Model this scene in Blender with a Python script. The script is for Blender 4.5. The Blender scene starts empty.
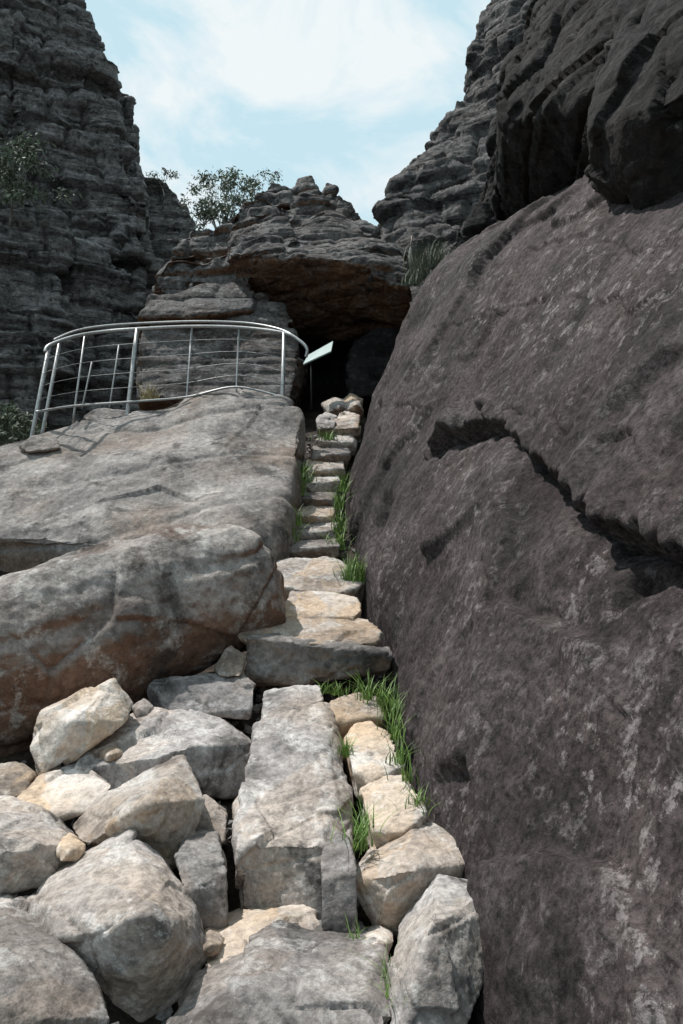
import bpy, bmesh, math, random
from mathutils import Vector, noise
import numpy as np
random.seed(7)
scene = bpy.context.scene
COL = scene.collection
F = 740.0
CAMZ = 1.6
def W(px, py, d):
    return Vector(((px-341.5)/F*d, d, CAMZ-(py-512)/F*d))

# ------------------------------------------------------------------ camera, light, world
cam = bpy.data.cameras.new('camera'); camo = bpy.data.objects.new('camera', cam); COL.objects.link(camo)
cam.sensor_fit = 'VERTICAL'; cam.sensor_height = 36; cam.lens = F/1024*36
cam.clip_start = .05; cam.clip_end = 3000
camo.location = (0, 0, CAMZ); camo.rotation_euler = (math.radians(90), 0, 0)
scene.camera = camo
scene.view_settings.view_transform = 'Standard'
scene.view_settings.look = 'None'
scene.view_settings.exposure = 0
SE, SA = math.radians(63), math.radians(32)
sv = Vector((-math.cos(SE)*math.cos(SA), math.cos(SE)*math.sin(SA), math.sin(SE)))
sl = bpy.data.lights.new('sun', 'SUN'); sl.energy = 5.0; sl.angle = math.radians(.5); sl.color = (1, .97, .93)
so = bpy.data.objects.new('sun', sl); COL.objects.link(so)
so.rotation_euler = sv.to_track_quat('Z', 'Y').to_euler(); so.location = sv*60

w = bpy.data.worlds.new('World'); scene.world = w; w.use_nodes = True
nt = w.node_tree; nt.nodes.clear()
def N(t, **k):
    n = nt.nodes.new(t)
    for a, b in k.items(): setattr(n, a, b)
    return n
out = N('ShaderNodeOutputWorld'); bg = N('ShaderNodeBackground'); bg.inputs[1].default_value = .1
sky = N('ShaderNodeTexSky', sky_type='NISHITA'); sky.sun_disc = False
sky.sun_elevation = SE; sky.sun_rotation = math.radians(360-58); sky.air_density = 1.0; sky.dust_density = .6
tc = N('ShaderNodeTexCoord'); sep = N('ShaderNodeSeparateXYZ')
nt.links.new(tc.outputs['Generated'], sep.inputs[0])
ad = N('ShaderNodeMath', operation='ADD'); ad.inputs[1].default_value = .25; nt.links.new(sep.outputs[2], ad.inputs[0])
mx_ = N('ShaderNodeMath', operation='MAXIMUM'); mx_.inputs[1].default_value = .2; nt.links.new(ad.outputs[0], mx_.inputs[0])
dx = N('ShaderNodeMath', operation='DIVIDE'); nt.links.new(sep.outputs[0], dx.inputs[0]); nt.links.new(mx_.outputs[0], dx.inputs[1])
dy = N('ShaderNodeMath', operation='DIVIDE'); nt.links.new(sep.outputs[1], dy.inputs[0]); nt.links.new(mx_.outputs[0], dy.inputs[1])
cb = N('ShaderNodeCombineXYZ'); nt.links.new(dx.outputs[0], cb.inputs[0]); nt.links.new(dy.outputs[0], cb.inputs[1]); cb.inputs[2].default_value = 3.3
cn = N('ShaderNodeTexNoise'); cn.inputs['Scale'].default_value = 3.4; cn.inputs['Detail'].default_value = 8; cn.inputs['Roughness'].default_value = .58
cn.inputs['Distortion'].default_value = .5
nt.links.new(cb.outputs[0], cn.inputs['Vector'])
cr = N('ShaderNodeValToRGB'); cr.color_ramp.elements[0].position = .46; cr.color_ramp.elements[0].color = (.05, .05, .05, 1)
cr.color_ramp.elements[1].position = .62; cr.color_ramp.elements[1].color = (1, 1, 1, 1)
nt.links.new(cn.outputs[0], cr.inputs[0])
haze = N('ShaderNodeMixRGB'); haze.inputs[0].default_value = .9; haze.inputs[2].default_value = (5.9, 8.3, 9.2, 1)
nt.links.new(sky.outputs[0], haze.inputs[1])
mix = N('ShaderNodeMixRGB'); mix.inputs[2].default_value = (8.7, 9.3, 9.5, 1)
nt.links.new(cr.outputs[0], mix.inputs[0]); nt.links.new(haze.outputs[0], mix.inputs[1])
nt.links.new(mix.outputs[0], bg.inputs[0]); nt.links.new(bg.outputs[0], out.inputs[0])

# ------------------------------------------------------------------ materials
def rock_mat(name, dark, mid, light, lichen, tint, lich_amt=.5, scale=1.0, strata=0.0, bump=.6, tint_amt=.5, under=.6, speck=.35, spots=0.0, stain=.7, lsc=5.0, lw=.05, lt=.53, uend=.5, patch=0.0, zone=False, vary=.0, soft=0.0):
    m = bpy.data.materials.new(name); m.use_nodes = True
    t = m.node_tree; nd = t.nodes; L = t.links.new
    b = nd['Principled BSDF']; b.inputs['Roughness'].default_value = .9
    b.inputs['Specular IOR Level'].default_value = .2
    geo = nd.new('ShaderNodeNewGeometry')
    mp = nd.new('ShaderNodeMapping'); mp.inputs['Scale'].default_value = (1, 1, 1+strata)
    L(geo.outputs['Position'], mp.inputs['Vector'])
    def nz(sc, det=5, ro=.65, src=mp, dist=0.0):
        n = nd.new('ShaderNodeTexNoise'); n.inputs['Scale'].default_value = sc*scale; n.inputs['Detail'].default_value = det
        n.inputs['Roughness'].default_value = ro; n.inputs['Distortion'].default_value = dist
        L(src.outputs[0], n.inputs['Vector']); return n
    def ramp(src, stops):
        r = nd.new('ShaderNodeValToRGB'); e = r.color_ramp.elements
        while len(e) < len(stops): e.new(.5)
        for el, (p, c) in zip(e, stops):
            el.position = p; el.color = c if isinstance(c, tuple) else (c, c, c, 1)
        L(src, r.inputs[0]); return r
    def mixc(fac, a, bb, mode='MIX'):
        x = nd.new('ShaderNodeMixRGB'); x.blend_type = mode
        for i, s in ((0, fac), (1, a), (2, bb)):
            if hasattr(s, 'is_output'): L(s, x.inputs[i])
            else: x.inputs[i].default_value = s
        return x.outputs[0]
    base = ramp(nz(2.0, 7, .66).outputs[0], [(.32, dark), (.48, mid), (.66, light)]).outputs[0]
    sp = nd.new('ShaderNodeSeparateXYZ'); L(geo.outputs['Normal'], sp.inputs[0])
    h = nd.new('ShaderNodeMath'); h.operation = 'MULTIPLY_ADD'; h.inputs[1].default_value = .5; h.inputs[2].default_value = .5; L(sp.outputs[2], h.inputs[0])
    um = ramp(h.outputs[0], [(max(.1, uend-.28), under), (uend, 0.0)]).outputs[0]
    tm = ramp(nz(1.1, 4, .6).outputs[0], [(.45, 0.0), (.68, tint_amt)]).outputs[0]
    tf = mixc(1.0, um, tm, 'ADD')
    if patch:
        pn = nd.new('ShaderNodeTexVoronoi'); pn.inputs['Scale'].default_value = 3.2
        wv = mixc(.12, geo.outputs['Position'], nz(3, 3, .6, geo).outputs['Color'])
        L(wv, pn.inputs['Vector'])
        pr = ramp(pn.outputs['Color'], [(.35, 0.0), (.75, patch)]).outputs[0]
        tf = mixc(1.0, tf, pr, 'ADD')
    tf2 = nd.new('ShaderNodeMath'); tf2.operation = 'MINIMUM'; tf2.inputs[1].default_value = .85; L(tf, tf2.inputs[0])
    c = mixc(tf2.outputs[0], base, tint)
    lm = ramp(nz(lsc, 7, .78).outputs[0], [(lt, 0.0), (lt+lw, lich_amt)]).outputs[0]
    if zone:
        zn = ramp(nz(.8, 4, .6).outputs[0], [(.42, .12), (.60, 1.0)]).outputs[0]
        lm = mixc(1.0, lm, zn, 'MULTIPLY')
    c = mixc(lm, c, lichen)
    dm = ramp(nz(2.6, 7, .72).outputs[0], [(.35, stain), (.46, 0.0)]).outputs[0]
    c = mixc(dm, c, dark)
    if soft:
        so_ = ramp(nz(.7, 4, .55).outputs[0], [(.36, 1-soft), (.5, 1.0), (.66, 1+soft*.8)]).outputs[0]
        c = mixc(1.0, c, so_, 'MULTIPLY')
    sm = ramp(nz(26, 4, .8, geo).outputs[0], [(.36, 1-speck*1.5), (.5, 1.0), (.64, 1+speck*1.3)]).outputs[0]
    c = mixc(1.0, c, sm, 'MULTIPLY')
    if spots > 0:
        v = nd.new('ShaderNodeTexVoronoi'); v.inputs['Scale'].default_value = 9; L(geo.outputs['Position'], v.inputs['Vector'])
        rg = ramp(v.outputs['Distance'], [(.0, 0.0), (.11, 0.0), (.17, 1.0), (.23, 0.0)]).outputs[0]
        pick = ramp(nz(3.0, 3, .7, geo).outputs[0], [(.58, 0.0), (.64, spots)]).outputs[0]
        c = mixc(mixc(1.0, rg, pick, 'MULTIPLY'), c, lichen)
    if vary:
        oi = nd.new('ShaderNodeObjectInfo')
        vr = ramp(oi.outputs['Random'], [(0.0, (1-vary, 1-vary, 1-vary*.9, 1)), (.5, (1, 1, 1, 1)), (1.0, (1+vary, 1+vary*.9, 1+vary*.85, 1))]).outputs[0]
        c = mixc(1.0, c, vr, 'MULTIPLY')
    L(c, b.inputs['Base Color'])
    b1 = nd.new('ShaderNodeBump'); b1.inputs['Strength'].default_value = bump; b1.inputs['Distance'].default_value = .06/scale
    L(nz(10, 9, .72).outputs[0], b1.inputs['Height'])
    L(b1.outputs[0], b.inputs['Normal'])
    return m
def C(v, wr=0.0, wb=0.0): return (v*(1+wr), v, v*(1-wb), 1)
M = {
 'grey': rock_mat('grey_sandstone', C(.075,.08,.03), C(.26,.08,.03), C(.42,.06,.04), C(.60,.03,.03), C(.34,.22,.18), .42, tint_amt=.45, speck=.24, patch=.4, vary=.16, under=.4, lw=.06, stain=.9),
 'darkgrey': rock_mat('dark_grey_sandstone', C(.045,.08,.03), C(.16,.07,.03), C(.27,.06,.04), C(.45,.03,.03), C(.22,.25,.18), .42, tint_amt=.4, speck=.26, patch=.3, vary=.16, under=.4, lw=.06, stain=.9),
 'pale': rock_mat('pale_sandstone', C(.17,.25,.16), C(.48,.11,.09), C(.66,.08,.08), C(.70,.03,.04), C(.40,.36,.32), .45, tint_amt=.65, speck=.16, stain=.65, patch=.6, vary=.1, under=.6, lw=.06),
 'tan': rock_mat('tan_sandstone', C(.10,.2,.13), C(.30,.14,.10), C(.46,.11,.09), C(.58,.03,.04), C(.30,.38,.32), .45, tint_amt=.6, speck=.2, stain=.8, patch=.6, vary=.12, under=.6, lw=.06),
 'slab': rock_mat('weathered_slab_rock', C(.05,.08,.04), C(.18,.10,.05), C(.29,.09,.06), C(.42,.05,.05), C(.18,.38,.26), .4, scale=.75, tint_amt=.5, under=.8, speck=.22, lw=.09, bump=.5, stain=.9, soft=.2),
 'rust_shaded': rock_mat('rusty_shaded_boulder_rock', C(.045,.2,.12), C(.22,.10,.06), C(.37,.09,.07), C(.52,.05,.06), (.150,.074,.043,1), .52, scale=.75, tint_amt=.32, under=1.2, speck=.22, lw=.08, bump=.55, uend=.63, stain=.85, patch=.25),  # tint on low and front faces: rust colour darkened with some painted shade
 'wall': rock_mat('dark_brown_rock_wall', (.0155,.0122,.0124,1), (.044,.0350,.0350,1), (.072,.0600,.0592,1), (.225,.203,.198,1), (.052,.038,.036,1), .58, tint_amt=.6, under=.3, speck=.46, spots=.5, bump=.6, lsc=9.0, lw=.04, lt=.54, stain=.7, zone=True, soft=.42),
 'cliff': rock_mat('layered_cliff_rock', (.024,.0225,.0225,1), (.13,.125,.123,1), (.25,.24,.237,1), (.37,.36,.355,1), (.15,.13,.118,1), .45, scale=.4, strata=5.0, tint_amt=.35, under=.1, bump=.7, stain=.9),
 'cliffdark': rock_mat('dark_layered_cliff_rock', (.018,.0165,.0165,1), (.080,.075,.074,1), (.155,.147,.145,1), (.24,.23,.225,1), (.09,.075,.068,1), .45, scale=.4, strata=4.0, tint_amt=.35, under=.1, bump=.7, stain=.9),
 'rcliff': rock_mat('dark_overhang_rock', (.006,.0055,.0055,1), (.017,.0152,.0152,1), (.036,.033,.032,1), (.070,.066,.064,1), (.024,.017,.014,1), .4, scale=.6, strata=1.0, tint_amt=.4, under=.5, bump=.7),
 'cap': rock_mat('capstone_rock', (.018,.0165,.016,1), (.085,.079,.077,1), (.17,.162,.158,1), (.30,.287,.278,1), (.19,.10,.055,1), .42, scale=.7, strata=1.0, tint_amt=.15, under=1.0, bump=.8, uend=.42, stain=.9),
}
def plain(name, col, rough=.6, metal=0.0, var=.25, sc=8):
    m = bpy.data.materials.new(name); m.use_nodes = True
    t = m.node_tree; b = t.nodes['Principled BSDF']; b.inputs['Roughness'].default_value = rough; b.inputs['Metallic'].default_value = metal
    g = t.nodes.new('ShaderNodeNewGeometry'); n = t.nodes.new('ShaderNodeTexNoise'); n.inputs['Scale'].default_value = sc; n.inputs['Detail'].default_value = 3
    r = t.nodes.new('ShaderNodeValToRGB'); r.color_ramp.elements[0].position = .3; r.color_ramp.elements[1].position = .7
    r.color_ramp.elements[0].color = tuple(c*(1-var) for c in col[:3])+(1,); r.color_ramp.elements[1].color = tuple(c*(1+var) for c in col[:3])+(1,)
    t.links.new(g.outputs['Position'], n.inputs['Vector']); t.links.new(n.outputs[0], r.inputs[0]); t.links.new(r.outputs[0], b.inputs['Base Color'])
    return m
M['steel'] = plain('galvanised_steel', (.34,.34,.335), .42, .75, .2, 30)
M['darksteel'] = plain('dull_post_steel', (.012,.012,.012), .7, .2, .15, 30)
M['sign'] = plain('pale_sign_face', (.26,.34,.33), .5, 0, .06, 10)
M['grass'] = plain('green_grass_blades', (.13,.22,.045), .55, 0, .45, 14)
M['drygrass'] = plain('straw_grass_blades', (.34,.29,.15), .7, 0, .3, 14)
M['leaf'] = plain('eucalypt_leaves', (.14,.17,.115), .6, 0, .4, 3)
M['leafgrey'] = plain('grey_green_leaves', (.080,.10,.060), .65, 0, .4, 3)
M['bark'] = plain('pale_bark', (.2,.18,.16), .8, 0, .4, 6)
M['dead'] = plain('bleached_wood', (.5,.47,.43), .8, 0, .2, 8)
M['dirt'] = rock_mat('gorge_floor_dirt', (.010,.008,.007,1), (.028,.022,.018,1), (.06,.048,.038,1), (.11,.09,.07,1), (.045,.032,.022,1), .3, scale=1.5, under=.1)

# ------------------------------------------------------------------ object helpers
def tag(o, label=None, cat=None, group=None, kind=None):
    if label: o['label'] = label
    if cat: o['category'] = cat
    if group: o['group'] = group
    if kind: o['kind'] = kind
    return o
def link(name, me, mat, parent=None, smooth=True):
    o = bpy.data.objects.new(name, me); COL.objects.link(o)
    me.materials.clear(); me.materials.append(mat)
    if smooth: me.polygons.foreach_set('use_smooth', [True]*len(me.polygons))
    if parent: o.parent = parent
    return o
def empty(name, loc=(0,0,0)):
    o = bpy.data.objects.new(name, None); COL.objects.link(o); o.location = loc; o.empty_display_size = .1
    return o
def hullbm(pts):
    b2 = bmesh.new()
    vs = [b2.verts.new(p) for p in pts]
    bmesh.ops.convex_hull(b2, input=vs)
    kill = [v for v in b2.verts if not v.link_faces]
    if kill: bmesh.ops.delete(b2, geom=kill, context='VERTS')
    return b2
def hull_into(bm, pts):
    b2 = hullbm(pts)
    mp = {v: bm.verts.new(v.co) for v in b2.verts}
    for f in b2.faces:
        try: bm.faces.new([mp[v] for v in f.verts])
        except ValueError: pass
    b2.free()
def chip(pts, n, rnd, lo=.03, hi=.12):
    """knock n flat chips off the corners of a convex rock"""
    for _ in range(n):
        b2 = hullbm(pts)
        d = Vector((rnd.gauss(0,1), rnd.gauss(0,1)-.3, rnd.gauss(0,1)+.2)).normalized()
        s = [v.co.dot(d) for v in b2.verts]; a, b = min(s), max(s)
        k = b-(b-a)*rnd.uniform(lo, hi)
        bmesh.ops.bisect_plane(b2, geom=b2.verts[:]+b2.edges[:]+b2.faces[:], plane_co=d*k, plane_no=d, clear_outer=True)
        pts = [v.co.copy() for v in b2.verts]; b2.free()
    return pts
def solid(hulls, voxel, smooth_it):
    bm = bmesh.new()
    for h in hulls: hull_into(bm, h)
    bmesh.ops.recalc_face_normals(bm, faces=bm.faces)
    me = bpy.data.meshes.new('m'); bm.to_mesh(me); bm.free()
    o = bpy.data.objects.new('tmp', me); COL.objects.link(o)
    r = o.modifiers.new('r', 'REMESH'); r.mode = 'VOXEL'; r.voxel_size = voxel
    if smooth_it:
        s = o.modifiers.new('s', 'SMOOTH'); s.factor = .5; s.iterations = smooth_it
    dg = bpy.context.evaluated_depsgraph_get()
    res = bpy.data.meshes.new_from_object(o.evaluated_get(dg))
    bpy.data.objects.remove(o); bpy.data.meshes.remove(me)
    return res
def displace(me, fn):
    n = len(me.vertices); co = np.empty(n*3); me.vertices.foreach_get('co', co)
    no = np.empty(n*3); me.vertex_normals.foreach_get('vector', no)
    co = co.reshape(-1, 3); no = no.reshape(-1, 3)
    dv = np.array([fn(Vector(p), q) for p, q in zip(co, no)])
    co += no*dv[:, None]
    me.vertices.foreach_set('co', co.ravel()); me.update()
def hsh(a):
    x = math.sin(a*12.9898)*43758.5453
    return x-math.floor(x)
def facet(q, tilt, step):
    """broken faces: every cell is a flat face with its own slant and height"""
    ds, pt = noise.voronoi(q); c = pt[0]
    k = c.x*3.13+c.y*7.77+c.z*1.91
    d = q-c
    return tilt*((hsh(k)-.5)*d.x+(hsh(k+1)-.5)*d.y+(hsh(k+2)-.5)*d.z)+step*(hsh(k+3)-.5), ds[1]-ds[0]
def boulder_fn(seed, s, amp=1.0, bed=0.0, bedf=5.0, low=.02, tilt=.08, step=.014):
    sd = Vector((seed*3.17, seed*1.31, seed*7.7))
    ax = Vector((hsh(seed)*.5-.25, hsh(seed+2)*.5-.25, 1)).normalized()
    def f(p, nrm):
        q = p/s+sd
        v = low*noise.fractal(q*1.6, 1.0, 2.0, 3)
        wq = q+Vector((noise.noise(q*3), noise.noise(q*3+Vector((7,0,0))), noise.noise(q*3+Vector((0,7,0)))))*.04
        a, e = facet(wq*2.0+Vector((5,3,1)), tilt, step)
        v += a
        v -= .025*math.exp(-(e/.03)**2)*max(0, noise.noise(q*2+Vector((9,9,9)))+.12)
        ds2 = noise.voronoi(q*6)[0]
        v += .012*(ds2[0]-.4)
        v += .009*noise.fractal(q*9, .7, 2.0, 5)
        if bed:
            h = q.dot(ax)*bedf+.35*noise.noise(q*1.7)
            fr = abs(h-round(h))
            v -= bed*math.exp(-(fr/.05)**2)*(.3+1.1*abs(noise.noise(q*1.3+Vector((0,0,4)))))
        return v*s*amp
    return f
def strata_fn(seed, bed, wide, amp, fine=1.0, low=.6, sub=.36, jw=.06, rp=9):
    def layer(p, bed, wide, sd):
        z = p.z/bed + .3*noise.noise(p*.12/bed+Vector((sd,0,0)))
        z += .7*noise.noise(Vector((sd, 0, p.z/bed*.4)))
        k = math.floor(z); fr = z-k
        q = Vector((p.x/wide+hsh(k+sd)*9, p.y/wide+hsh(k*2.1+sd)*9, k*7.37+.5))
        ds, pt = noise.voronoi(q)
        e = ds[1]-ds[0]
        rnd = hsh(pt[0].x*3.1+pt[0].y*5.7+k)
        r = 1-abs(2*fr-1)**rp
        j = min(1, e/jw)
        return (rnd-.5)*1.2 + 1.0*(min(r*1.5, 1)-1) + .7*(j-1) + (hsh(k*1.7+sd*3)-.5)*.9
    def f(p, nrm):
        hz = 1-abs(nrm[2])*.7
        v = amp*hz*layer(p, bed, wide, seed)
        v += amp*sub*hz*layer(p, bed*.34, wide*.6, seed+5)
        v += amp*low*noise.fractal(p/(wide*1.8)+Vector((seed,0,0)), 1, 2, 3)
        v += amp*.12*fine*noise.fractal(p/bed*2.2, .9, 2, 3)
        return v
    return f
cnt = [0]
def rock(name, label, cat, pts, t=.4, mat='grey', vox=None, off=None, amp=1.0, bed=0.0, group=None, sm=1, bedf=5.0, shrink=.9, chips=3, low=.02, grow=1.07, hi=.10, raw=None, tilt=.08, step=.014):
    cnt[0] += 1
    rnd = random.Random(cnt[0]*31+5)
    if raw: hull = raw
    else:
        P = [W(*p) for p in pts]
        c = sum(P, Vector())/len(P)
        o = Vector(off) if off else Vector((c.x*t/c.y, t, -.3*t))
        hull = P+[c+(p-c)*shrink+o for p in P]
    m = sum(hull, Vector())/len(hull)
    hull = [m+(p-m)*grow for p in hull]
    lo = Vector([min(p[i] for p in hull) for i in range(3)]); hh = Vector([max(p[i] for p in hull) for i in range(3)])
    dim = sorted(hh-lo); s = (dim[1]*dim[2])**.5*.6+dim[0]*.4
    hull = chip(hull, chips, rnd, hi=hi)
    d = max(2.0, lo.y)
    vox = vox or max(.0075, d*.003)
    me = solid([hull], vox, sm)
    displace(me, boulder_fn(cnt[0]*1.37, s, amp, bed, bedf, low, tilt, step))
    ob = link(name, me, M[mat]); tag(ob, label, cat, group)
    return ob

# ------------------------------------------------------------------ ground
GP = [(-900,-4),(-60,-3),(-5,-.8),(0,-.5),(2.4,-.40),(4,-.15),(5,.05),(6.4,.5),(7.3,.86),(10,2.2),(11.5,2.9),(14,3.5),(18,4.6),(24,8),(40,9),(5000,9)]
def gz(x, y):
    z = -4
    for (a, b), (c, d) in zip(GP, GP[1:]):
        if a <= y <= c:
            t = (y-a)/(c-a); z = b+(d-b)*t; break
    k = min(1, max(0, (-x-2.2)/1.5))*min(1, max(0, (y-9.5)/2))*min(1, max(0, (23-y)/3))
    z -= 2.2*k
    z += .10*noise.noise(Vector((x*.9, y*.9, 2)))+.04*noise.noise(Vector((x*3, y*3, 5)))
    return z
def axis(lim, fine, step):
    a = list(np.arange(-fine, fine+.001, step)); v = fine; s = step
    while v < lim:
        s *= 1.35; v += s; a.append(v); a.insert(0, -v)
    return a
xs = axis(800, 5, .14); ys = [y+7 for y in axis(800, 7, .14)]
bm = bmesh.new()
g = [[bm.verts.new((x, y, gz(x, y))) for x in xs] for y in ys]
for j in range(len(ys)-1):
    for i in range(len(xs)-1): bm.faces.new((g[j][i], g[j][i+1], g[j+1][i+1], g[j+1][i]))
me = bpy.data.meshes.new('ground'); bm.to_mesh(me); bm.free()
tag(link('ground', me, M['dirt']), 'dirt floor of the gorge between the boulders', 'ground', kind='structure')

# ------------------------------------------------------------------ right rock wall
SEC = [
 (.3, [(.60,-.9),(.64,-.35),(.95,.35),(1.5,1.35),(2.1,2.35),(2.8,3.4),(4.2,4.0)]),
 (2.4,[(.52,-.7),(.54,-.02),(.90,.68),(1.42,1.7),(2.0,2.7),(2.65,3.65),(4.2,4.4)]),
 (4.0,[(.40,-.4),(.44,.36),(.88,1.15),(1.42,2.2),(2.0,3.2),(2.65,4.1),(4.2,4.9)]),
 (6.0,[(.27,.1),(.33,.98),(.86,1.95),(1.44,3.05),(2.0,4.0),(2.65,4.6),(4.4,5.5)]),
 (9.0,[(.05,1.1),(.16,2.15),(.64,3.2),(1.18,4.2),(1.78,5.0),(2.9,5.66),(5.0,6.6)]),
 (11.0,[(.22,2.1),(.36,3.1),(.66,3.85),(1.02,4.7),(1.46,5.32),(2.6,5.98),(5.0,7.0)]),
 (12.0,[(1.1,2.4),(1.2,3.3),(1.4,4.0),(1.7,4.7),(2.1,5.2),(3.0,5.9),(5.0,6.9)]),
 (13.5,[(3,2.4),(3,3.3),(3,4.0),(3,4.7),(3.1,5.3),(3.5,5.9),(5.0,6.8)]),
]
def cr1(a, b, c, d, t):
    return .5*((2*b)+(-a+c)*t+(2*a-5*b+4*c-d)*t*t+(-a+3*b-3*c+d)*t**3)
def secpt(pl, u):
    n = len(pl)-1; f = min(u*n, n-1e-6); i = int(f); t = f-i
    g = lambda k: pl[min(max(k, 0), n)]
    return [cr1(g(i-1)[k], g(i)[k], g(i+1)[k], g(i+2)[k], t) for k in (0, 1)]
ND, NU = 500, 400
ds_ = np.array([.3+13.2*(i/(ND-1))**1.5 for i in range(ND)])
us_ = np.linspace(0, 1, NU)
secg = np.array([[secpt(s[1], u) for u in us_] for s in SEC])
sd = np.array([s[0] for s in SEC])
Pg = np.zeros((ND, NU, 3))
for i, d in enumerate(ds_):
    k = min(max(np.searchsorted(sd, d)-1, 0), len(sd)-2); t = (d-sd[k])/(sd[k+1]-sd[k])
    Pg[i, :, 0] = secg[k][:, 0]*(1-t)+secg[k+1][:, 0]*t; Pg[i, :, 2] = secg[k][:, 1]*(1-t)+secg[k+1][:, 1]*t
    Pg[i, :, 1] = d
for _ in range(6):   # soften section joints along depth
    Pg[1:-1, :, 0] = .25*Pg[:-2, :, 0]+.5*Pg[1:-1, :, 0]+.25*Pg[2:, :, 0]
    Pg[1:-1, :, 2] = .25*Pg[:-2, :, 2]+.5*Pg[1:-1, :, 2]+.25*Pg[2:, :, 2]
PX = 341.5+F*Pg[:, :, 0]/Pg[:, :, 1]; PY = 512-F*(Pg[:, :, 2]-CAMZ)/Pg[:, :, 1]
def locate(px, py):
    q = (PX-px)**2+(PY-py)**2
    m = max(q.min(), 9.0)
    ii, jj = np.where(q <= m); k = np.argmin(ds_[ii]+q[ii, jj]*.002)
    return ii[k], jj[k]
def seam(pix, vals=None):
    vals = vals or [1]*len(pix)
    r = sorted((ds_[i], us_[j], v) for (i, j), v in zip((locate(*p) for p in pix), vals))
    return [np.array(c) for c in zip(*r)]
du = np.gradient(Pg, axis=1); dd = np.gradient(Pg, axis=0)
nr = np.cross(du, dd); nr /= np.linalg.norm(nr, axis=2, keepdims=True)+1e-9
if nr[100, 100, 0] > 0: nr = -nr
ulen = np.linalg.norm(du, axis=2)*(NU-1)
D = np.zeros((ND, NU))
cd, cu, ca = seam([(418,464),(430,446),(446,434),(480,425),(503,429),(518,437),(540,461),(580,500),(620,532),(683,561),(760,600)],
                  [0,.08,.15,.12,.08,.06,.10,.13,.14,.14,.13])
for i, d in enumerate(ds_):
    if cd[0] <= d <= cd[-1]:
        uc = np.interp(d, cd, cu)+.010*noise.noise(Vector((d*3, 0, 1)))+.008*noise.noise(Vector((d*11, 0, 1)))
        A = np.interp(d, cd, ca)*(1.0+.6*noise.noise(Vector((d*4.5, 4, 4))))
        h = (us_-uc)*ulen[i]
        D[i] += np.where(h > 0, A*.95*np.exp(-np.abs(h)/1.0), 0)*np.clip(h/.010, 0, 1)
        D[i] -= A*1.5*np.where(h <= 0, np.exp(-np.abs(h)/.075), np.exp(-np.abs(h)/.010))
def crack(pix, A, wd):
    a, b, _ = seam(pix)
    for i, d in enumerate(ds_):
        if a[0] <= d <= a[-1]:
            f = min(1, (d-a[0])/.25, (a[-1]-d)/.25)*max(0, min(1, .6+2*noise.noise(Vector((d*2.5, 7, a[0])))))
            uc = np.interp(d, a, b)+.010*noise.noise(Vector((d*4, 2, 1)))
            h = (us_-uc)*ulen[i]
            D[i] += A*f*(np.where(h > 0, np.exp(-np.abs(h)/.35), 0)*.9-np.exp(-(h/wd)**2))
crack([(395,405),(450,408),(520,414),(600,435),(683,465)], .026, .013)
crack([(560,640),(600,690),(640,720),(683,745)], .026, .012)
crack([(520,250),(580,240),(683,262)], .026, .013)
crack([(430,330),(500,310),(600,300),(683,320)], .024, .012)
crack([(470,560),(520,590),(570,640)], .018, .012)
def pit(px, py, A, r):
    i, j = locate(px, py); c = Pg[i, j]
    q = ((Pg-c)**2).sum(axis=2)
    D[:] += -A*np.exp(-q/r**2)
pit(627,582,.16,.06); pit(645,575,.08,.06); pit(372,520,.22,.25); pit(436,450,.10,.09); pit(612,604,.07,.04)
FC = np.zeros((ND, NU))
for i in range(ND):
    for j in range(NU):
        p = Vector(Pg[i, j])
        v = .035*noise.fractal(p*.6+Vector((3,1,0)), 1, 2, 2)+.014*noise.fractal(p*2.4, .9, 2, 4)
        wq = p+Vector((noise.noise(p*2), noise.noise(p*2+Vector((5,0,0))), noise.noise(p*2+Vector((0,5,0)))))*.15
        FC[i, j] = facet(wq*.9, .17, .05)[0]+facet(wq*2.4, .035, .012)[0]
        v += .008*noise.fractal(p*8, .6, 2, 4)
        D[i, j] += v
for _ in range(3):
    FC[1:-1, 1:-1] = .5*FC[1:-1, 1:-1]+.125*(FC[:-2, 1:-1]+FC[2:, 1:-1]+FC[1:-1, :-2]+FC[1:-1, 2:])
D += FC
Pg += nr*D[:, :, None]
bm = bmesh.new()
vv = [[bm.verts.new(Pg[i, j]) for j in range(NU)] for i in range(ND)]
for i in range(ND-1):
    for j in range(NU-1): bm.faces.new((vv[i][j], vv[i+1][j], vv[i+1][j+1], vv[i][j+1]))
bmesh.ops.recalc_face_normals(bm, faces=bm.faces)
me = bpy.data.meshes.new('rock_wall'); bm.to_mesh(me); bm.free()
tag(link('rock_wall', me, M['wall']), 'huge dark brown rock face leaning up along the right side of the steps', 'rock wall', kind='structure')

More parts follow.
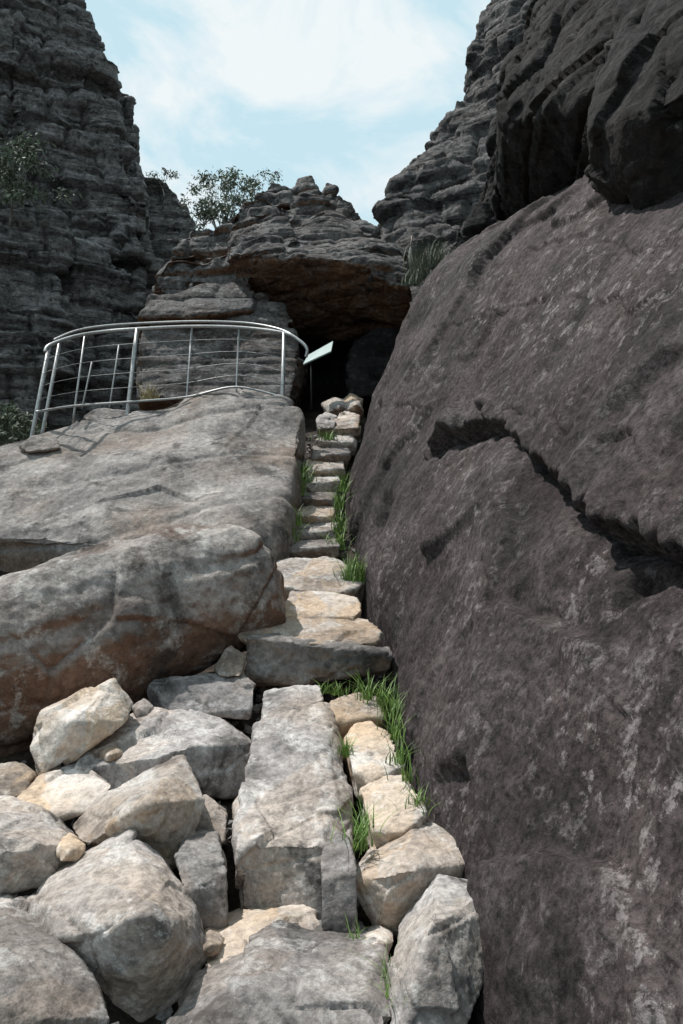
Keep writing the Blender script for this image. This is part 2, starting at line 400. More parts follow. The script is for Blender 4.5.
# ------------------------------------------------------------------ cliffs
def cliff(name, label, hulls, vox, fn, mat, cat='cliff', kind='structure', sm=1):
    me = solid(hulls, vox, sm); displace(me, fn)
    return tag(link(name, me, M[mat]), label, cat, kind=kind)
def HB(pts, t):
    P = [W(*p) for p in pts]
    return P+[Vector((p.x*(1+t/p.y), p.y+t, p.z)) for p in P]
cliff('cliff', 'tall dark layered cliff rising out of frame at the left edge', [
  HB([(-260,-160,20),(20,-160,21.5),(62,-80,21.8),(83,0,22),(91,30,22),(103,52,22),(106,90,22),(100,200,21.6),(-260,250,20),(10,60,20.6),(30,220,20.4)], 8),
  HB([(40,90,21.5),(105,88,22),(117,130,22),(125,175,21.8),(139,205,21.5),(140,260,21.3),(30,260,20.8)], 6),
  HB([(-260,212,17.2),(-40,200,18),(20,206,18.6),(60,216,19),(66,300,19),(40,520,18),(-260,520,16.5)], 9),
  HB([(40,240,19.4),(92,244,20),(118,262,20.3),(148,286,20.8),(154,330,20.8),(152,520,20),(30,520,18.6)], 8),
  HB([(-260,180,21.8),(148,200,21.8),(152,520,21.8),(-260,520,21.8)], 6),
  HB([(-40,90,20.2),(20,86,20.4),(34,140,20.4),(30,215,19.9),(-50,215,19.8)], 3),
  HB([(-60,-40,19.8),(6,-40,20.2),(20,10,20.4),(16,70,20.2),(-60,70,19.8)], 3),
 ], .065, strata_fn(1.0, .55, 1.6, .40, low=.8, jw=.08), 'cliff')
cliff('cliff_pillar', 'narrow layered pillar standing behind the left cliff edge', [
  HB([(100,104,25),(112,88,25),(128,92,25),(136,100,25),(135,140,25),(100,150,25)], 3),
  HB([(100,135,25),(133,140,25),(140,172,25),(154,270,24.5),(90,270,24.5)], 4)], .07, strata_fn(2.0, .5, 1.3, .22, jw=.08), 'cliff')
cliff('cliff_buttress', 'lower rounded cliff buttress farthest back on the left', [
  HB([(125,178,28),(150,176,28),(166,182,28),(178,196,28),(178,240,28),(120,240,28)], 4),
  HB([(140,200,27.6),(186,200,28),(195,216,28),(198,240,27.5),(186,300,27),(110,300,27)], 5)], .08, strata_fn(3.0, .5, 1.5, .26, jw=.08), 'cliff')
cliff('cliff', 'receding layered cliff behind the overhang at upper right', [
  HB([(368,262,17.6),(376,236,18),(386,208,18.1),(406,204,17.6),(470,230,16),(430,320,14.8),(375,310,17)], 5),
  HB([(384,207,18.2),(399,178,18.3),(418,158,18.4),(446,150,17.6),(520,230,15.5),(390,240,17.8)], 6),
  HB([(420,156,18.6),(430,134,18.7),(448,108,18.8),(468,92,18.8),(540,90,17),(560,240,14.6),(420,180,17.8)], 6),
  HB([(454,104,19),(470,72,19.2),(484,56,19.3),(496,22,19.4),(507,-4,19.4),(540,-150,19.4),(700,-150,16),(700,240,14),(480,150,17.5)], 6)], .06, strata_fn(4.0, .46, 1.4, .24, jw=.08), 'cliffdark')
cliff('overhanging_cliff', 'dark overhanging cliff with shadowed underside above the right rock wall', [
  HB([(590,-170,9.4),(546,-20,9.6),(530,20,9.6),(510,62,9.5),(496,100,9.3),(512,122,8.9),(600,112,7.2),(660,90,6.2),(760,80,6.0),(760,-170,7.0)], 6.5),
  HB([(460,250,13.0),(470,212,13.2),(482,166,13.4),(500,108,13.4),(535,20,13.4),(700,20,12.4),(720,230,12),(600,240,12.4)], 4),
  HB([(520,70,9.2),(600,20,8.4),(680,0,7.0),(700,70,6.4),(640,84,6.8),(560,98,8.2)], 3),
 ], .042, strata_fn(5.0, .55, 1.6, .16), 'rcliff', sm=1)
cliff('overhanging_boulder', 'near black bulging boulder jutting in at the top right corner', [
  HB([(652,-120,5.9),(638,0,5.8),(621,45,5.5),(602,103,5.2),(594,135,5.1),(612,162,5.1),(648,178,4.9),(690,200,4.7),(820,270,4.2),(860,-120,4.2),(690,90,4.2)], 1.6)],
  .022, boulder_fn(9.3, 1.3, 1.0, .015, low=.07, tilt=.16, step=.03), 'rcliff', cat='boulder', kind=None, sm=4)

# ------------------------------------------------------------------ capstone group in the middle
cliff('capstone', 'big layered capstone overhanging the dark cave at the head of the steps', [
  [W(*p) for p in [(226,262,12.9),(240,254,12.7),(300,256,12.0),(350,260,11.9),(385,266,11.9),(405,274,12.0),(412,290,12.2),(404,326,13.4),(345,342,14.4),(285,336,14.6),(242,306,14.4),
     (236,232,13.4),(300,222,13.4),(345,226,13.4),(385,240,13.0),(406,252,12.8)]]+[W(*p)+Vector((0,4.5,0)) for p in [(240,228,13.8),(345,222,14),(403,262,13.2),(398,300,13.2),(235,300,14)]],
  HB([(220,244,13.3),(226,224,13.5),(250,208,13.3),(288,210,13.0),(300,236,12.5),(276,254,12.2),(232,256,12.6)], 3),
  HB([(292,220,13.2),(326,206,13.2),(358,212,13.3),(376,226,13.2),(374,250,12.2),(330,252,12.2),(298,246,12.4)], 3),
  HB([(364,236,13.1),(380,234,13.0),(402,250,12.5),(411,272,12.0),(405,292,12.0),(370,274,11.8),(362,250,12.2)], 2.5),
  HB([(232,216,13.6),(242,200,13.7),(266,194,13.6),(288,206,13.4),(282,222,13.2)], 2.5),
  HB([(284,208,13.6),(302,194,13.6),(324,196,13.6),(332,212,13.5),(312,226,13.2),(288,222,13.2)], 2.5),
  HB([(328,206,13.8),(338,194,13.9),(352,202,13.9),(364,218,13.8),(350,228,13.4),(328,222,13.5)], 2.2),
  HB([(254,202,13.9),(260,188,14),(272,181,14.1),(289,186,14),(291,206,13.7)], 2.2),
  HB([(291,190,14.1),(298,180,14.2),(312,177,14.1),(320,190,14),(317,206,13.8),(293,206,13.8)], 2.0),
  HB([(320,192,14.2),(327,184,14.2),(338,188,14.1),(345,204,14),(322,208,13.9)], 2.0),
  HB([(152,288,13.3),(155,270,13.4),(170,256,13.4),(202,254,13.3),(212,286,13.1)], 2.5),
  HB([(198,262,13.3),(222,250,13.3),(246,262,13.1),(252,288,13.0),(204,288,13.2)], 2.5),
  HB([(172,258,13.8),(176,240,13.9),(192,226,14),(214,226,13.9),(218,258,13.6)], 2.5),
  HB([(204,234,13.8),(226,216,13.8),(248,232,13.5),(246,262,13.3),(206,260,13.6)], 2.5),
  HB([(146,308,13.1),(152,288,13.1),(220,286,12.9),(228,330,12.8),(146,330,12.9)], 2.5),
  HB([(222,290,13.1),(250,286,13),(266,300,13),(266,330,13),(222,330,13)], 2.5),
 ], .028, strata_fn(6.0, .46, .85, .12, low=1.3, sub=.4, jw=.16, rp=4), 'cap', cat='boulder', kind=None, sm=1)
cliff('layered_boulder', 'rounded bedded boulder under the capstone behind the railing', [
  HB([(139,340,12.2),(141,328,12.4),(170,322,12.5),(250,320,12.4),(288,322,12.3),(300,332,12.2),(303,360,12),(292,398,11.4),(200,404,11.2),(138,394,11.5)], 3),
  HB([(138,316,12.3),(155,300,12.5),(200,285,12.9),(236,281,12.9),(256,292,12.6),(252,310,12.3),(190,317,12.1)], 2),
  HB([(150,326,12.5),(236,306,12.6),(262,298,12.7),(286,302,12.6),(296,322,12.4),(230,330,12.3)], 2),
 ], .032, strata_fn(7.0, .66, 2.0, .11, jw=.12, rp=4), 'cap', cat='boulder', kind=None, sm=6)
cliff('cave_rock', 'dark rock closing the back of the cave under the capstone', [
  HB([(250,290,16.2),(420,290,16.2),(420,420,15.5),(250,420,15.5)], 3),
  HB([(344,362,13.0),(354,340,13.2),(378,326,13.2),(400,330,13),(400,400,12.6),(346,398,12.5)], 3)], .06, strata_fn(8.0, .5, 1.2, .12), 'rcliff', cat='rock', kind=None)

# ------------------------------------------------------------------ large slabs on the left
pts = [(-140,480,8.2),(-40,452,8.8),(60,436,9.3),(130,412,9.7),(190,396,10.1),(235,391,10.3),(282,402,10.0),(300,418,9.6),(302,436,9.1),
       (290,470,8.3),(276,512,7.6),(258,552,7.2),(150,462,8.3),(60,480,8.2),(225,465,8.3),
       (-140,530,7.3),(0,522,7.4),(100,515,7.5),(200,511,7.5),(252,530,7.4)]
rock('slab_boulder', 'broad domed grey rock slab carrying the steel railing', 'boulder', pts, .3, 'slab', vox=.024, amp=.6, bed=.018, sm=18,
     off=(0,.6,-1.1), shrink=1.0, chips=0, low=.08, bedf=5, grow=1.02, tilt=.05, step=.008)
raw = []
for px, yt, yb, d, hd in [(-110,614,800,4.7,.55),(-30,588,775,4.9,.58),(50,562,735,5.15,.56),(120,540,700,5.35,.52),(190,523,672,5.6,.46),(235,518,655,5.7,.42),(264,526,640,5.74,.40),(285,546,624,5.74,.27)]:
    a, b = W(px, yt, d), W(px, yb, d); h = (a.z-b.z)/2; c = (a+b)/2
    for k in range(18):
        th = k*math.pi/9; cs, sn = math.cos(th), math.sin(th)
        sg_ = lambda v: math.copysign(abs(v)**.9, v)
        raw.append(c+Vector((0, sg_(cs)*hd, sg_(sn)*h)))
rock('long_boulder', 'long rounded boulder with rusty shaded front below the slab on the left', 'boulder', None, mat='rust_shaded', vox=.018, amp=.75, bed=.035, sm=14, bedf=2.4, chips=1, low=.06, hi=.03, raw=raw, grow=1.02, tilt=.06, step=.010)

# ------------------------------------------------------------------ loose boulders of the pile
R = rock
R('boulder','pale cream and orange boulder perched against the long rusty boulder','boulder',[(112,682,4.4),(130,705,4.4),(122,722,4.2),(90,745,4.05),(45,775,3.95),(32,745,4.05),(45,712,4.2),(85,700,4.25),(72,722,3.98)],.35,'pale',chips=2)
R('boulder','low flat grey boulder tucked beside the top of the long paving slab','boulder',[(148,690,4.8),(156,680,5.0),(240,673,5.1),(253,685,4.95),(248,718,4.75),(190,715,4.7),(150,708,4.75)],.4,'grey')
R('boulder','wide whitish grey boulder with flat sloping top in the middle of the pile','boulder',[(68,768,4.0),(110,724,4.5),(160,710,4.6),(235,722,4.5),(255,740,4.4),(243,796,4.15),(200,792,4.05),(120,790,3.95),(80,780,3.95),(175,758,3.92)],.5,'grey')
R('boulder','small flat cream boulder lying below the pale orange perched one','boulder',[(12,805,3.65),(40,777,3.9),(85,768,3.95),(110,785,3.75),(95,810,3.6),(45,822,3.55)],.35,'pale')
R('boulder','small pinkish stone half cut off by the left edge of the picture','boulder',[(-25,770,3.9),(15,764,4.0),(36,775,3.9),(28,796,3.75),(-15,798,3.7)],.3,'tan')
R('boulder','sharp edged tan boulder resting on the big pale grey angular one','boulder',[(72,830,3.35),(100,800,3.55),(180,763,3.75),(198,800,3.5),(190,840,3.4),(170,868,3.35),(110,848,3.3),(80,842,3.28),(146,806,3.22)],.45,'tan',chips=2,sm=0)
R('boulder','small brown stone wedged between tan boulder and long paving slab','boulder',[(190,812,3.6),(205,797,3.7),(227,815,3.6),(224,842,3.5),(197,840,3.5)],.25,'tan')
R('boulder','rounded mid grey boulder at the left edge below the cream flat one','boulder',[(-50,812,3.2),(10,802,3.4),(45,815,3.4),(76,846,3.2),(60,876,3.1),(0,892,3.0),(-50,885,3.0),(18,842,2.95)],.45,'grey')
R('boulder','biggest pale grey angular boulder in the left foreground','boulder',[(22,915,2.75),(50,880,2.95),(130,838,3.15),(163,864,3.0),(193,910,2.8),(205,950,2.75),(185,985,2.7),(140,1012,2.6),(90,985,2.55),(42,938,2.62),(85,900,2.66),(150,925,2.40)],.5,'grey',chips=2,sm=0)
R('boulder','upright dark grey boulder between the angular boulder and long paving slab','boulder',[(177,852,3.15),(195,834,3.3),(217,837,3.3),(227,870,3.1),(224,932,2.95),(197,936,2.9),(183,890,2.9)],.35,'darkgrey')
R('boulder','large grey boulder filling the bottom left corner','boulder',[(-60,945,2.4),(10,920,2.6),(58,942,2.5),(96,985,2.35),(112,1035,2.2),(60,1070,2.05),(-60,1070,2.0),(10,972,2.22)],.4,'darkgrey',chips=2)
R('boulder','flat whitish stone lying at the foot of the long paving slab','boulder',[(203,942,2.85),(250,920,3.0),(312,916,3.05),(322,936,2.9),(290,953,2.72),(213,967,2.67)],.35,'pale')
R('boulder','wide dark grey flat boulder at the bottom middle of the picture','boulder',[(168,1030,2.3),(200,980,2.55),(270,948,2.7),(370,942,2.75),(386,957,2.6),(387,1000,2.35),(383,1070,2.15),(170,1075,2.1),(235,990,2.35)],.35,'darkgrey',chips=2)
R('boulder','tall pale grey boulder leaning on the rock wall at bottom right','boulder',[(395,1000,2.4),(397,950,2.6),(438,880,2.9),(480,894,2.8),(489,930,2.65),(480,990,2.45),(446,1070,2.22),(394,1070,2.2),(432,930,2.45)],.3,'grey',chips=2)
R('boulder','squarish tan boulder against the wall above the tall leaning one','boulder',[(354,880,3.1),(375,852,3.35),(420,822,3.55),(465,846,3.3),(479,862,3.2),(452,892,3.1),(400,935,3.02),(375,930,3.02),(398,872,2.92)],.4,'tan',chips=2,sm=0)
R('paving_slab','long narrow grey slab leading up the middle to the block step','paving slab',[(264,694,4.8),(320,688,4.85),(328,740,4.25),(334,800,3.65),(318,842,3.30),(240,846,3.26),(232,852,3.28),(247,770,3.9),(340,750,4.3),(352,812,3.7),(346,868,3.3),(235,905,3.24),(268,928,3.20),(318,930,3.20)],.4,'grey',off=(0,.25,-.35),bed=.012,chips=4,hi=.045,grow=1.03,tilt=.05,step=.008,sm=8,low=.04)
R('boulder','narrow upright stone leaning on the right side of the long paving slab','boulder',[(322,852,3.12),(337,836,3.25),(350,842,3.15),(356,870,3.0),(358,935,2.9),(325,942,2.9),(322,880,2.98)],.25,'darkgrey',chips=2,hi=.06,tilt=.05)
R('stone','small tan stone left of the block step','stone',[(214,667,5.1),(230,646,5.2),(245,655,5.15),(244,676,5.0),(220,676,5.0)],.25,'tan')
FL = dict(hi=.09, chips=4, tilt=.07, step=.012, sm=2, low=.04)
R('stepping_stone','topmost flat cream stone beside the long paving slab below the block step','stepping stone',[(328,700,4.75),(352,695,4.85),(376,697,4.78),(382,716,4.55),(338,723,4.5)],.2,'tan',off=(0,.05,-.18),**FL)
R('stepping_stone','middle flat pinkish cream stone between long paving slab and grass','stepping stone',[(345,742,4.3),(354,725,4.45),(378,722,4.47),(404,764,4.0),(372,780,3.86),(356,770,3.95)],.2,'pale',off=(0,.05,-.2),**FL)
R('stepping_stone','lowest flat cream stone just above the squarish tan boulder','stepping stone',[(362,790,3.77),(384,774,3.93),(404,776,3.88),(425,814,3.48),(400,834,3.37),(374,830,3.4)],.2,'pale',off=(0,.05,-.2),**FL)
FS = dict(FL, grow=1.03, hi=.06)
R('step_block','dark fronted block step across the path','step',[(247,638,5.2),(280,635,5.35),(335,640,5.2),(392,655,5.05),(388,668,5.1),(300,684,5.18),(246,682,5.22),(388,648,5.3)],.4,'slab',bed=.02,**FS)
R('step_slab','thin tan slab lying on top of the dark block step','step',[(236,633,5.35),(275,617,5.8),(366,616,5.8),(381,630,5.5),(376,643,5.25),(325,645,5.15),(250,641,5.2)],.2,'tan',off=(0,.1,-.09),**FS)
R('step_slab','pale pinkish step directly behind the tan slab of the block step','step',[(276,613,5.8),(292,591,6.2),(356,594,6.2),(362,610,5.85),(352,617,5.75),(280,618,5.75)],.2,'pale',off=(0,.1,-.25),**FS)
R('step_slab','wide tan step at the foot of the narrow stairs','step',[(264,570,6.9),(290,556,7.2),(336,560,7.1),(366,580,6.7),(350,593,6.4),(285,590,6.4)],.2,'tan',off=(0,.1,-.28),**FS)
for lb, mt, q in [
  ('little cream stone in the gap left of the sharp tan boulder','pale',[(56,846,3.1),(70,836,3.2),(84,846,3.15),(78,862,3.05),(60,862,3.0)]),
  ('little grey stone at the left edge above the bottom corner boulder','grey',[(-10,905,2.85),(10,898,2.9),(20,908,2.85),(8,920,2.75),(-12,918,2.7)]),
  ('little tan stone between upright dark boulder and flat whitish stone','tan',[(196,944,2.8),(212,934,2.85),(224,942,2.8),(216,956,2.7),(200,956,2.7)]),
  ('little cream stone between squarish and tall leaning boulders','pale',[(360,940,2.85),(376,932,2.9),(394,940,2.85),(386,956,2.75),(364,954,2.75)]),
  ('little brown stone in the gap right of the wide whitish grey boulder','tan',[(232,806,3.75),(240,796,3.8),(250,806,3.75),(244,820,3.65),(234,820,3.65)]),
  ('little grey stone between low flat grey boulder and perched orange one','grey',[(132,706,4.55),(144,698,4.65),(154,706,4.6),(150,718,4.5),(136,718,4.45)]),
  ('little pinkish stone under the toe of the perched orange boulder','tan',[(98,752,4.1),(112,744,4.15),(124,750,4.1),(116,764,4.0),(102,764,4.0)])]:
    R('stone', lb, 'stone', q+[(sum(a[0] for a in q)/5, sum(a[1] for a in q)/5, q[3][2]-.06)], .15, mt)
steps = [(553,274,336,7.35),(537,284,334,7.75),(520,292,334,8.15),(504,297,333,8.5),(488,299,334,8.85),(473,304,342,9.2),(459,313,347,9.55),(446,318,353,9.85),(434,320,357,10.15)]
words = ['first and lowest','second','third','fourth','fifth','sixth','seventh','eighth','ninth and topmost']
for i, (y, x0, x1, d) in enumerate(steps):
    j = lambda a: random.uniform(-a, a)
    yt = y-13 if i < 8 else y-9
    R('step_slab', words[i]+' rough stone tread counting up the narrow stairs', 'step',
      [(x0+j(5), y-5+j(2), d), (x1+j(5), y-5+j(2), d), ((x0+x1)/2+j(8), y-4+j(1), d-.08), (x0+2+j(3), y+2, d+.03), (x1+j(3), y+2, d+.03), (x0+4+j(5), yt+j(1), d+.42), (x1+3+j(4), yt+j(1), d+.42)],
      .2, ['slab','grey','tan'][i % 3], off=(0,.08,-.10), vox=.012, group='treads of the narrow stone stairs', **FL)
rub = [((322,404),(334,397),(348,400),(350,410),(328,413),10.9,'grey','grey stone at the top left of the rubble above the stairs'),
       ((334,418),(346,411),(360,415),(358,428),(338,429),10.4,'tan','tan stone at the bottom right of the rubble above the stairs'),
       ((316,418),(326,412),(337,416),(334,428),(318,429),10.4,'grey','grey stone at the lower left of the rubble above the stairs'),
       ((342,402),(350,394),(363,399),(364,411),(346,412),10.8,'tan','tan stone at the top right of the rubble above the stairs')]
for *pp, d, mt, lb in rub:
    R('stone', lb, 'stone', [(x, y, d+(420-y)*.04) for x, y in pp]+[(sum(p[0] for p in pp)/5+3, sum(p[1] for p in pp)/5+1, d-.08)], .3, mt, vox=.014, group='rubble at the top of the stairs', chips=1, sm=0, grow=1.0)
for pp, d, lb in [([(60,434),(82,420),(104,424),(110,438),(70,442)],9.3,'larger flat dark stone under the left end of the railing'),
              ([(84,416),(100,408),(126,410),(128,420),(90,424)],9.7,'flat grey stone behind the larger one under the railing'),
              ([(20,446),(34,436),(56,438),(60,448),(28,452)],9.0,'small flat stone beside the leftmost railing post')]:
    R('stone', lb, 'stone', [(x, y, d+(430-y)*.015) for x, y in pp], .3, 'slab', vox=.022, group='stones under the railing')

# ------------------------------------------------------------------ gravel filling the gaps (uncountable)
bm = bmesh.new()
for _ in range(1800):
    y = random.uniform(2.0, 11); x = random.uniform(-2.2, .5) if y < 5 else random.uniform(-.8, .4)
    r = random.uniform(.012, .05); z = gz(x, y)+r*.3
    vs = [Vector((random.gauss(0, 1), random.gauss(0, 1), random.gauss(0, .7))).normalized()*r*random.uniform(.7, 1.2)+Vector((x, y, z)) for _ in range(9)]
    hull_into(bm, vs)
me = bpy.data.meshes.new('gravel'); bm.to_mesh(me); bm.free()
tag(link('gravel', me, M['darkgrey'], smooth=False), 'loose gravel and chips in the gaps between boulders', 'gravel', kind='stuff')

# ------------------------------------------------------------------ railing
def tube(bm, pts, r, n=8):
    pts = [Vector(p) for p in pts]; rings = []
    for i, p in enumerate(pts):
        t = (pts[min(i+1, len(pts)-1)]-pts[max(i-1, 0)]).normalized()
        a = t.cross(Vector((0, 0, 1)));  a = a if a.length > .05 else t.cross(Vector((1, 0, 0)))
        a.normalize(); b = t.cross(a).normalized()
        rr = r[i] if isinstance(r, (list, tuple)) else r
        rings.append([bm.verts.new(p+(a*math.cos(k*2*math.pi/n)+b*math.sin(k*2*math.pi/n))*rr) for k in range(n)])
    for A, B in zip(rings, rings[1:]):
        for k in range(n): bm.faces.new((A[k], A[(k+1) % n], B[(k+1) % n], B[k]))
    bm.faces.new(rings[0][::-1]); bm.faces.new(rings[-1])
def fin(bm, name, mat, parent=None):
    bmesh.ops.recalc_face_normals(bm, faces=bm.faces)
    me = bpy.data.meshes.new(name); bm.to_mesh(me); bm.free()
    return link(name, me, mat, parent)
def spline(P, k=8):
    o = []
    for i in range(len(P)-1):
        a, b, c, d = P[max(i-1, 0)], P[i], P[i+1], P[min(i+2, len(P)-1)]
        for s in range(k): o.append(Vector([cr1(a[q], b[q], c[q], d[q], s/k) for q in range(3)]))
    o.append(Vector(P[-1])); return o
rail = tag(empty('railing', W(130,412,9.8)), 'curved stainless steel railing with thin cables on the rock slab', 'railing')
base = rail.location.copy()
def rp(l): return [W(*p)-base for p in l]
top = spline(rp([(45,352,9.0),(50,345,9.1),(76,336,9.5),(105,331.5,9.8),(137,329,9.9),(190,326.5,10.1),(240,327.5,10.15),(284,333,10.0),(300,341,9.9),(307,349,9.85),(306,357,9.85)]))
bm = bmesh.new(); tube(bm, top, .022, 10); fin(bm, 'handrail', M['steel'], rail)
top2 = spline(rp([(54,340,9.6),(76,331,10.0),(105,326,10.3),(150,323,10.6),(200,321.5,10.7),(245,323,10.7),(275,328,10.5),(292,335,10.2),(304,345,9.95)]))
bm = bmesh.new(); tube(bm, top2, .018, 10); fin(bm, 'handrail', M['steel'], rail)
for a, b, r in [((32,436,9.1),(49,347,9.1),.025),((43,430,9.3),(60,341,9.3),.022),((74,414,9.6),(85,334,9.65),.014),((127,418,9.8),(137,329,9.9),.029),
                ((186,408,10.1),(192,327,10.1),.014),((236,398,10.15),(239,328,10.15),.014),((282,416,9.98),(284,333,10.0),.029),((110,404,10.6),(119,345,10.5),.012),((83,404,10.4),(92,362,10.3),.012)]:
    bm = bmesh.new(); p, q = rp([a, b]); tube(bm, [p+(p-q)*.12, p, q], r, 10)
    fin(bm, 'post', M['steel'], rail)
bot = spline(rp([(36,412,9.0),(74,406,9.5),(128,402,9.75),(187,397,10.0),(236,387,10.05),(282,397,9.95)]))
bm = bmesh.new(); tube(bm, bot, .016, 8); fin(bm, 'bottom_rail', M['steel'], rail)
n = len(bot); tops = [top[int(i*(56)/(n-1))+5] for i in range(n)]
for k in range(1, 5):
    f = k/5
    bm = bmesh.new(); tube(bm, [a.lerp(b, f) for a, b in zip(tops, bot)], .0035, 6); fin(bm, 'cable', M['steel'], rail)

# sign beyond the railing
sg = tag(empty('sign', W(320,372,11.2)), 'small pale tilted information panel between railing and cave', 'sign'); b0 = sg.location.copy()
c = [W(303,364,11.1)-b0, W(331,351,11.3)-b0, W(333,341,11.6)-b0, W(308,355,11.5)-b0]
bm = bmesh.new(); nn = (c[1]-c[0]).cross(c[3]-c[0]).normalized()*.02
A = [bm.verts.new(p) for p in c]; B = [bm.verts.new(p-nn) for p in c]
bm.faces.new(A); bm.faces.new(B[::-1])
for i in range(4): bm.faces.new((A[i], A[(i+1) % 4], B[(i+1) % 4], B[i]))
o = fin(bm, 'panel', M['sign'], sg); o.data.polygons.foreach_set('use_smooth', [False]*len(o.data.polygons))
p = c[0].lerp(c[3], .6).lerp(c[1].lerp(c[2], .6), .2)-Vector((0,0,.015))
bm = bmesh.new(); tube(bm, [p, p+Vector((0,0,-.8))], .013, 8); fin(bm, 'post', M['darksteel'], sg)

# ------------------------------------------------------------------ vegetation
def blades(bm, base, n, spread, h, lean=.5, wdt=.006):
    for _ in range(n):
        a = random.uniform(0, 6.283); r = abs(random.gauss(0, spread))
        p = base+Vector((math.cos(a)*r, math.sin(a)*r, -.02))
        hh = h*random.uniform(.45, 1.15); a2 = random.uniform(0, 6.283); l = random.uniform(.1, lean)*hh
        dr = Vector((math.cos(a2), math.sin(a2), 0)); sd_ = Vector((-dr.y, dr.x, 0))*wdt*random.uniform(.6, 1.3)
        prev = None
        for k in range(5):
            t = k/4; q = p+dr*l*t*t*1.3+Vector((0, 0, hh*(t-.25*t*t*l/hh))); ww = sd_*(1-t*.92)
            cur = (bm.verts.new(q-ww), bm.verts.new(q+ww))
            if prev: bm.faces.new((prev[0], prev[1], cur[1], cur[0]))
            prev = cur
def tuft(label, spots, h, mat='grass', wdt=.0055):
    bm = bmesh.new()
    for px, py, d, n, sp in spots: blades(bm, W(px, py, d), n, sp, h, .9, wdt)
    me = bpy.data.meshes.new('grass_tuft'); bm.to_mesh(me); bm.free()
    return tag(link('grass_tuft', me, M[mat]), label, 'grass tuft')
tuft('grass tuft on the left of the narrow stairs near the top', [(299,494,8.5,70,.06),(303,480,8.8,70,.06)], .30, wdt=.007)
tuft('grass tuft on the left of the lowest stair treads', [(290,540,7.5,60,.06),(295,524,7.7,50,.05)], .24, wdt=.007)
tuft('tall grass strip on the right of the narrow stairs against the wall', [(338,548,7.5,50,.06),(339,530,7.8,50,.05),(341,508,8.2,55,.05),(343,490,8.6,45,.05)], .28, wdt=.007)
tuft('bright grass clump right of the foot of the narrow stairs', [(350,580,6.7,80,.07),(362,580,6.7,80,.06)], .28, wdt=.006)
tuft('long grass strip growing along the wall foot beside the flat stones', [(368,696,4.7,40,.06),(382,702,4.7,60,.06),(392,714,4.5,60,.05),(396,735,4.3,50,.04),(401,760,4.0,40,.04),(407,780,3.8,25,.03)], .19, wdt=.0045)
tuft('short grass at the head of the long paving slab under the block step', [(338,692,4.82,50,.06),(326,690,4.85,30,.05)], .09, wdt=.0045)
tuft('grass tuft growing at the right of the lowest flat cream stone', [(418,804,3.55,50,.05)], .11, wdt=.004)
tuft('grass tuft between long paving slab and squarish tan boulder', [(360,845,3.2,60,.04),(365,828,3.3,45,.035)], .16, wdt=.004)
tuft('thin grass tuft left of the tall leaning boulder at the bottom', [(393,1005,2.42,40,.025),(391,985,2.5,30,.025)], .15, wdt=.0035)
tuft('small grass sprig in the gap above the wide bottom boulder', [(352,942,2.8,26,.04)], .08, wdt=.0035)
tuft('small grass tuft on the left of the topmost stair tread', [(328,440,9.9,70,.10)], .18, wdt=.007)
tuft('sparse grass at the right edge of the long paving slab', [(346,752,4.15,70,.03)], .12, wdt=.004)

def leaves(bm, c, rad, n, size, flat=.7):
    for _ in range(n):
        v = Vector((random.gauss(0, .5), random.gauss(0, .5), random.gauss(0, .5*flat)))*rad+c
        a = Vector((random.gauss(0,1), random.gauss(0,1), random.gauss(0,1)-.5)).normalized(); b = a.orthogonal().normalized()
        b = b*math.cos(1.7*_)+a.cross(b)*math.sin(1.7*_)
        l = size*random.uniform(.6, 1.3)
        bm.faces.new([bm.verts.new(v), bm.verts.new(v+a*l*.5+b*l*.16), bm.verts.new(v+a*l), bm.verts.new(v+a*l*.5-b*l*.16)])
def tree(name, label, cat, base, tips, rad, n, size, mat, tr=.08, group=None, sub=5):
    t = tag(empty(name, base), label, cat, group)
    bt, bl = bmesh.new(), bmesh.new()
    fork = Vector((0, 0, 0))+(sum((x-base for x in tips), Vector())/len(tips))*.45
    tube(bt, [Vector((0,0,-.3)), fork*.5+Vector((.05,0,0)), fork], [tr, tr*.8, tr*.65], 7)
    for q in tips:
        e = q-base; mid = fork.lerp(e, .5)+Vector((random.uniform(-.1,.1), random.uniform(-.1,.1), .1))*rad
        tube(bt, [fork, mid, e], [tr*.5, tr*.3, tr*.12], 5)
        for _ in range(sub):
            leaves(bl, e+Vector((random.gauss(0,.45), random.gauss(0,.45), random.gauss(0,.3)))*rad*1.4, rad*.55, n//sub, size)
    fin(bt, 'trunk', M['bark'], t)
    me = bpy.data.meshes.new('crown'); bl.to_mesh(me); bl.free(); link('crown', me, M[mat], t, smooth=False)
    return t
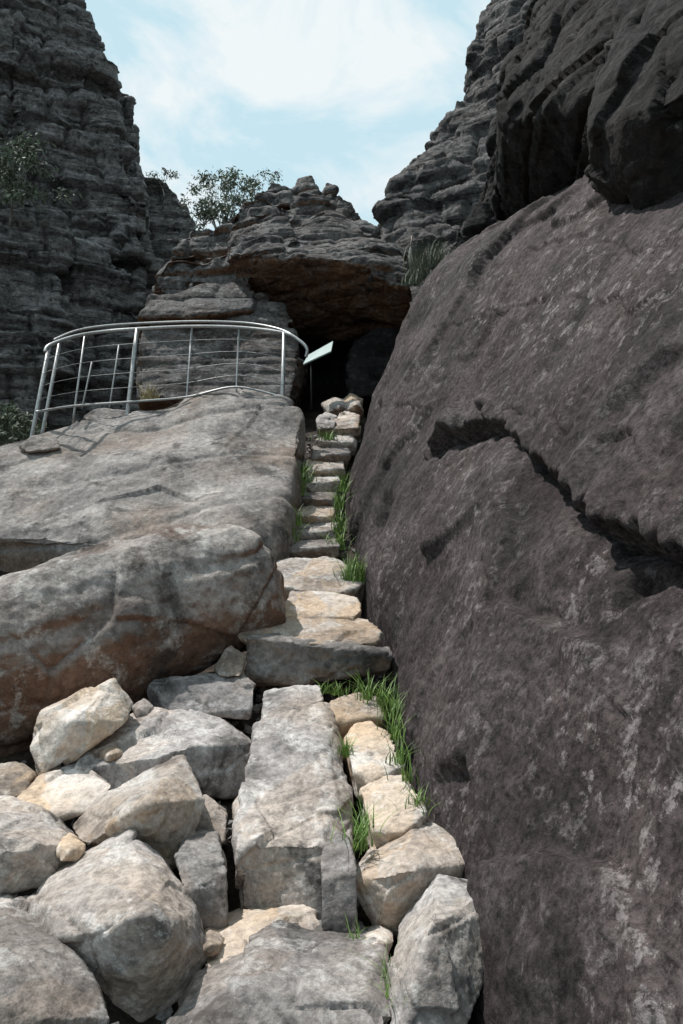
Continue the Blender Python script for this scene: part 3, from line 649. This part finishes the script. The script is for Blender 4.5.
tree('gum_tree','small gum tree with airy rounded crown on the skyline left of the capstone','tree', W(226,300,24), [W(204,198,24),W(214,188,24.2),W(224,184,24.3),W(238,184,23.8),W(250,192,24),W(206,210,24),W(222,204,24.1),W(236,202,24.2),W(230,216,24),W(212,218,24)], .40, 380, .14, 'leaf', .06, sub=6)
tree('gum_tree','thin sparse gum tree touching the left side of the capstone top','tree', W(262,300,23), [W(254,190,23),W(262,182,23),W(272,174,23.2),W(266,196,23)], .26, 130, .11, 'leaf', .04)
tree('shrub','tiny shrub on top of the farthest left buttress','shrub', W(163,200,27.8), [W(156,177,27.8),W(168,174,27.8)], .25, 160, .12, 'leafgrey', .04)
tree('shrub','wispy grey green shrub on the ledge of the left cliff','shrub', W(10,215,18.2), [W(0,150,18.0),W(18,140,17.8),W(30,168,17.8),W(8,185,17.7),W(24,194,17.7),W(-14,175,17.9)], .50, 300, .14, 'leafgrey', .04)
tree('shrub','low bushy shrub at the left edge below the railing','shrub', W(5,450,10.5), [W(-6,425,10.4),W(10,412,10.4),W(20,425,10.4),W(4,438,10.3),W(28,436,10.3)], .18, 380, .08, 'leafgrey', .02)
bm = bmesh.new()
for px, py, d in [(414,284,11.4),(424,278,11.5),(432,268,11.6),(420,268,11.8),(440,262,12)]: blades(bm, W(px, py, d), 90, .12, .5, .8, .007)
me = bpy.data.meshes.new('tussock'); bm.to_mesh(me); bm.free()
tag(link('tussock', me, M['leafgrey']), 'shaggy grass tussock on top of the rock wall beside the cave', 'tussock')
bm = bmesh.new(); tube(bm, [W(411,272,11.9), W(410,252,11.9), W(412,236,11.9)], [.03,.028,.018], 7)
tag(fin(bm, 'dead_stick', M['dead']), 'pale dead stick standing up beside the tussock on the wall', 'stick')
bm = bmesh.new(); blades(bm, W(150,398,10.6), 70, .08, .3, .9, .006)
me = bpy.data.meshes.new('grass_tuft'); bm.to_mesh(me); bm.free()
tag(link('grass_tuft', me, M['drygrass']), 'dry straw coloured tuft behind the railing on the slab', 'grass tuft')
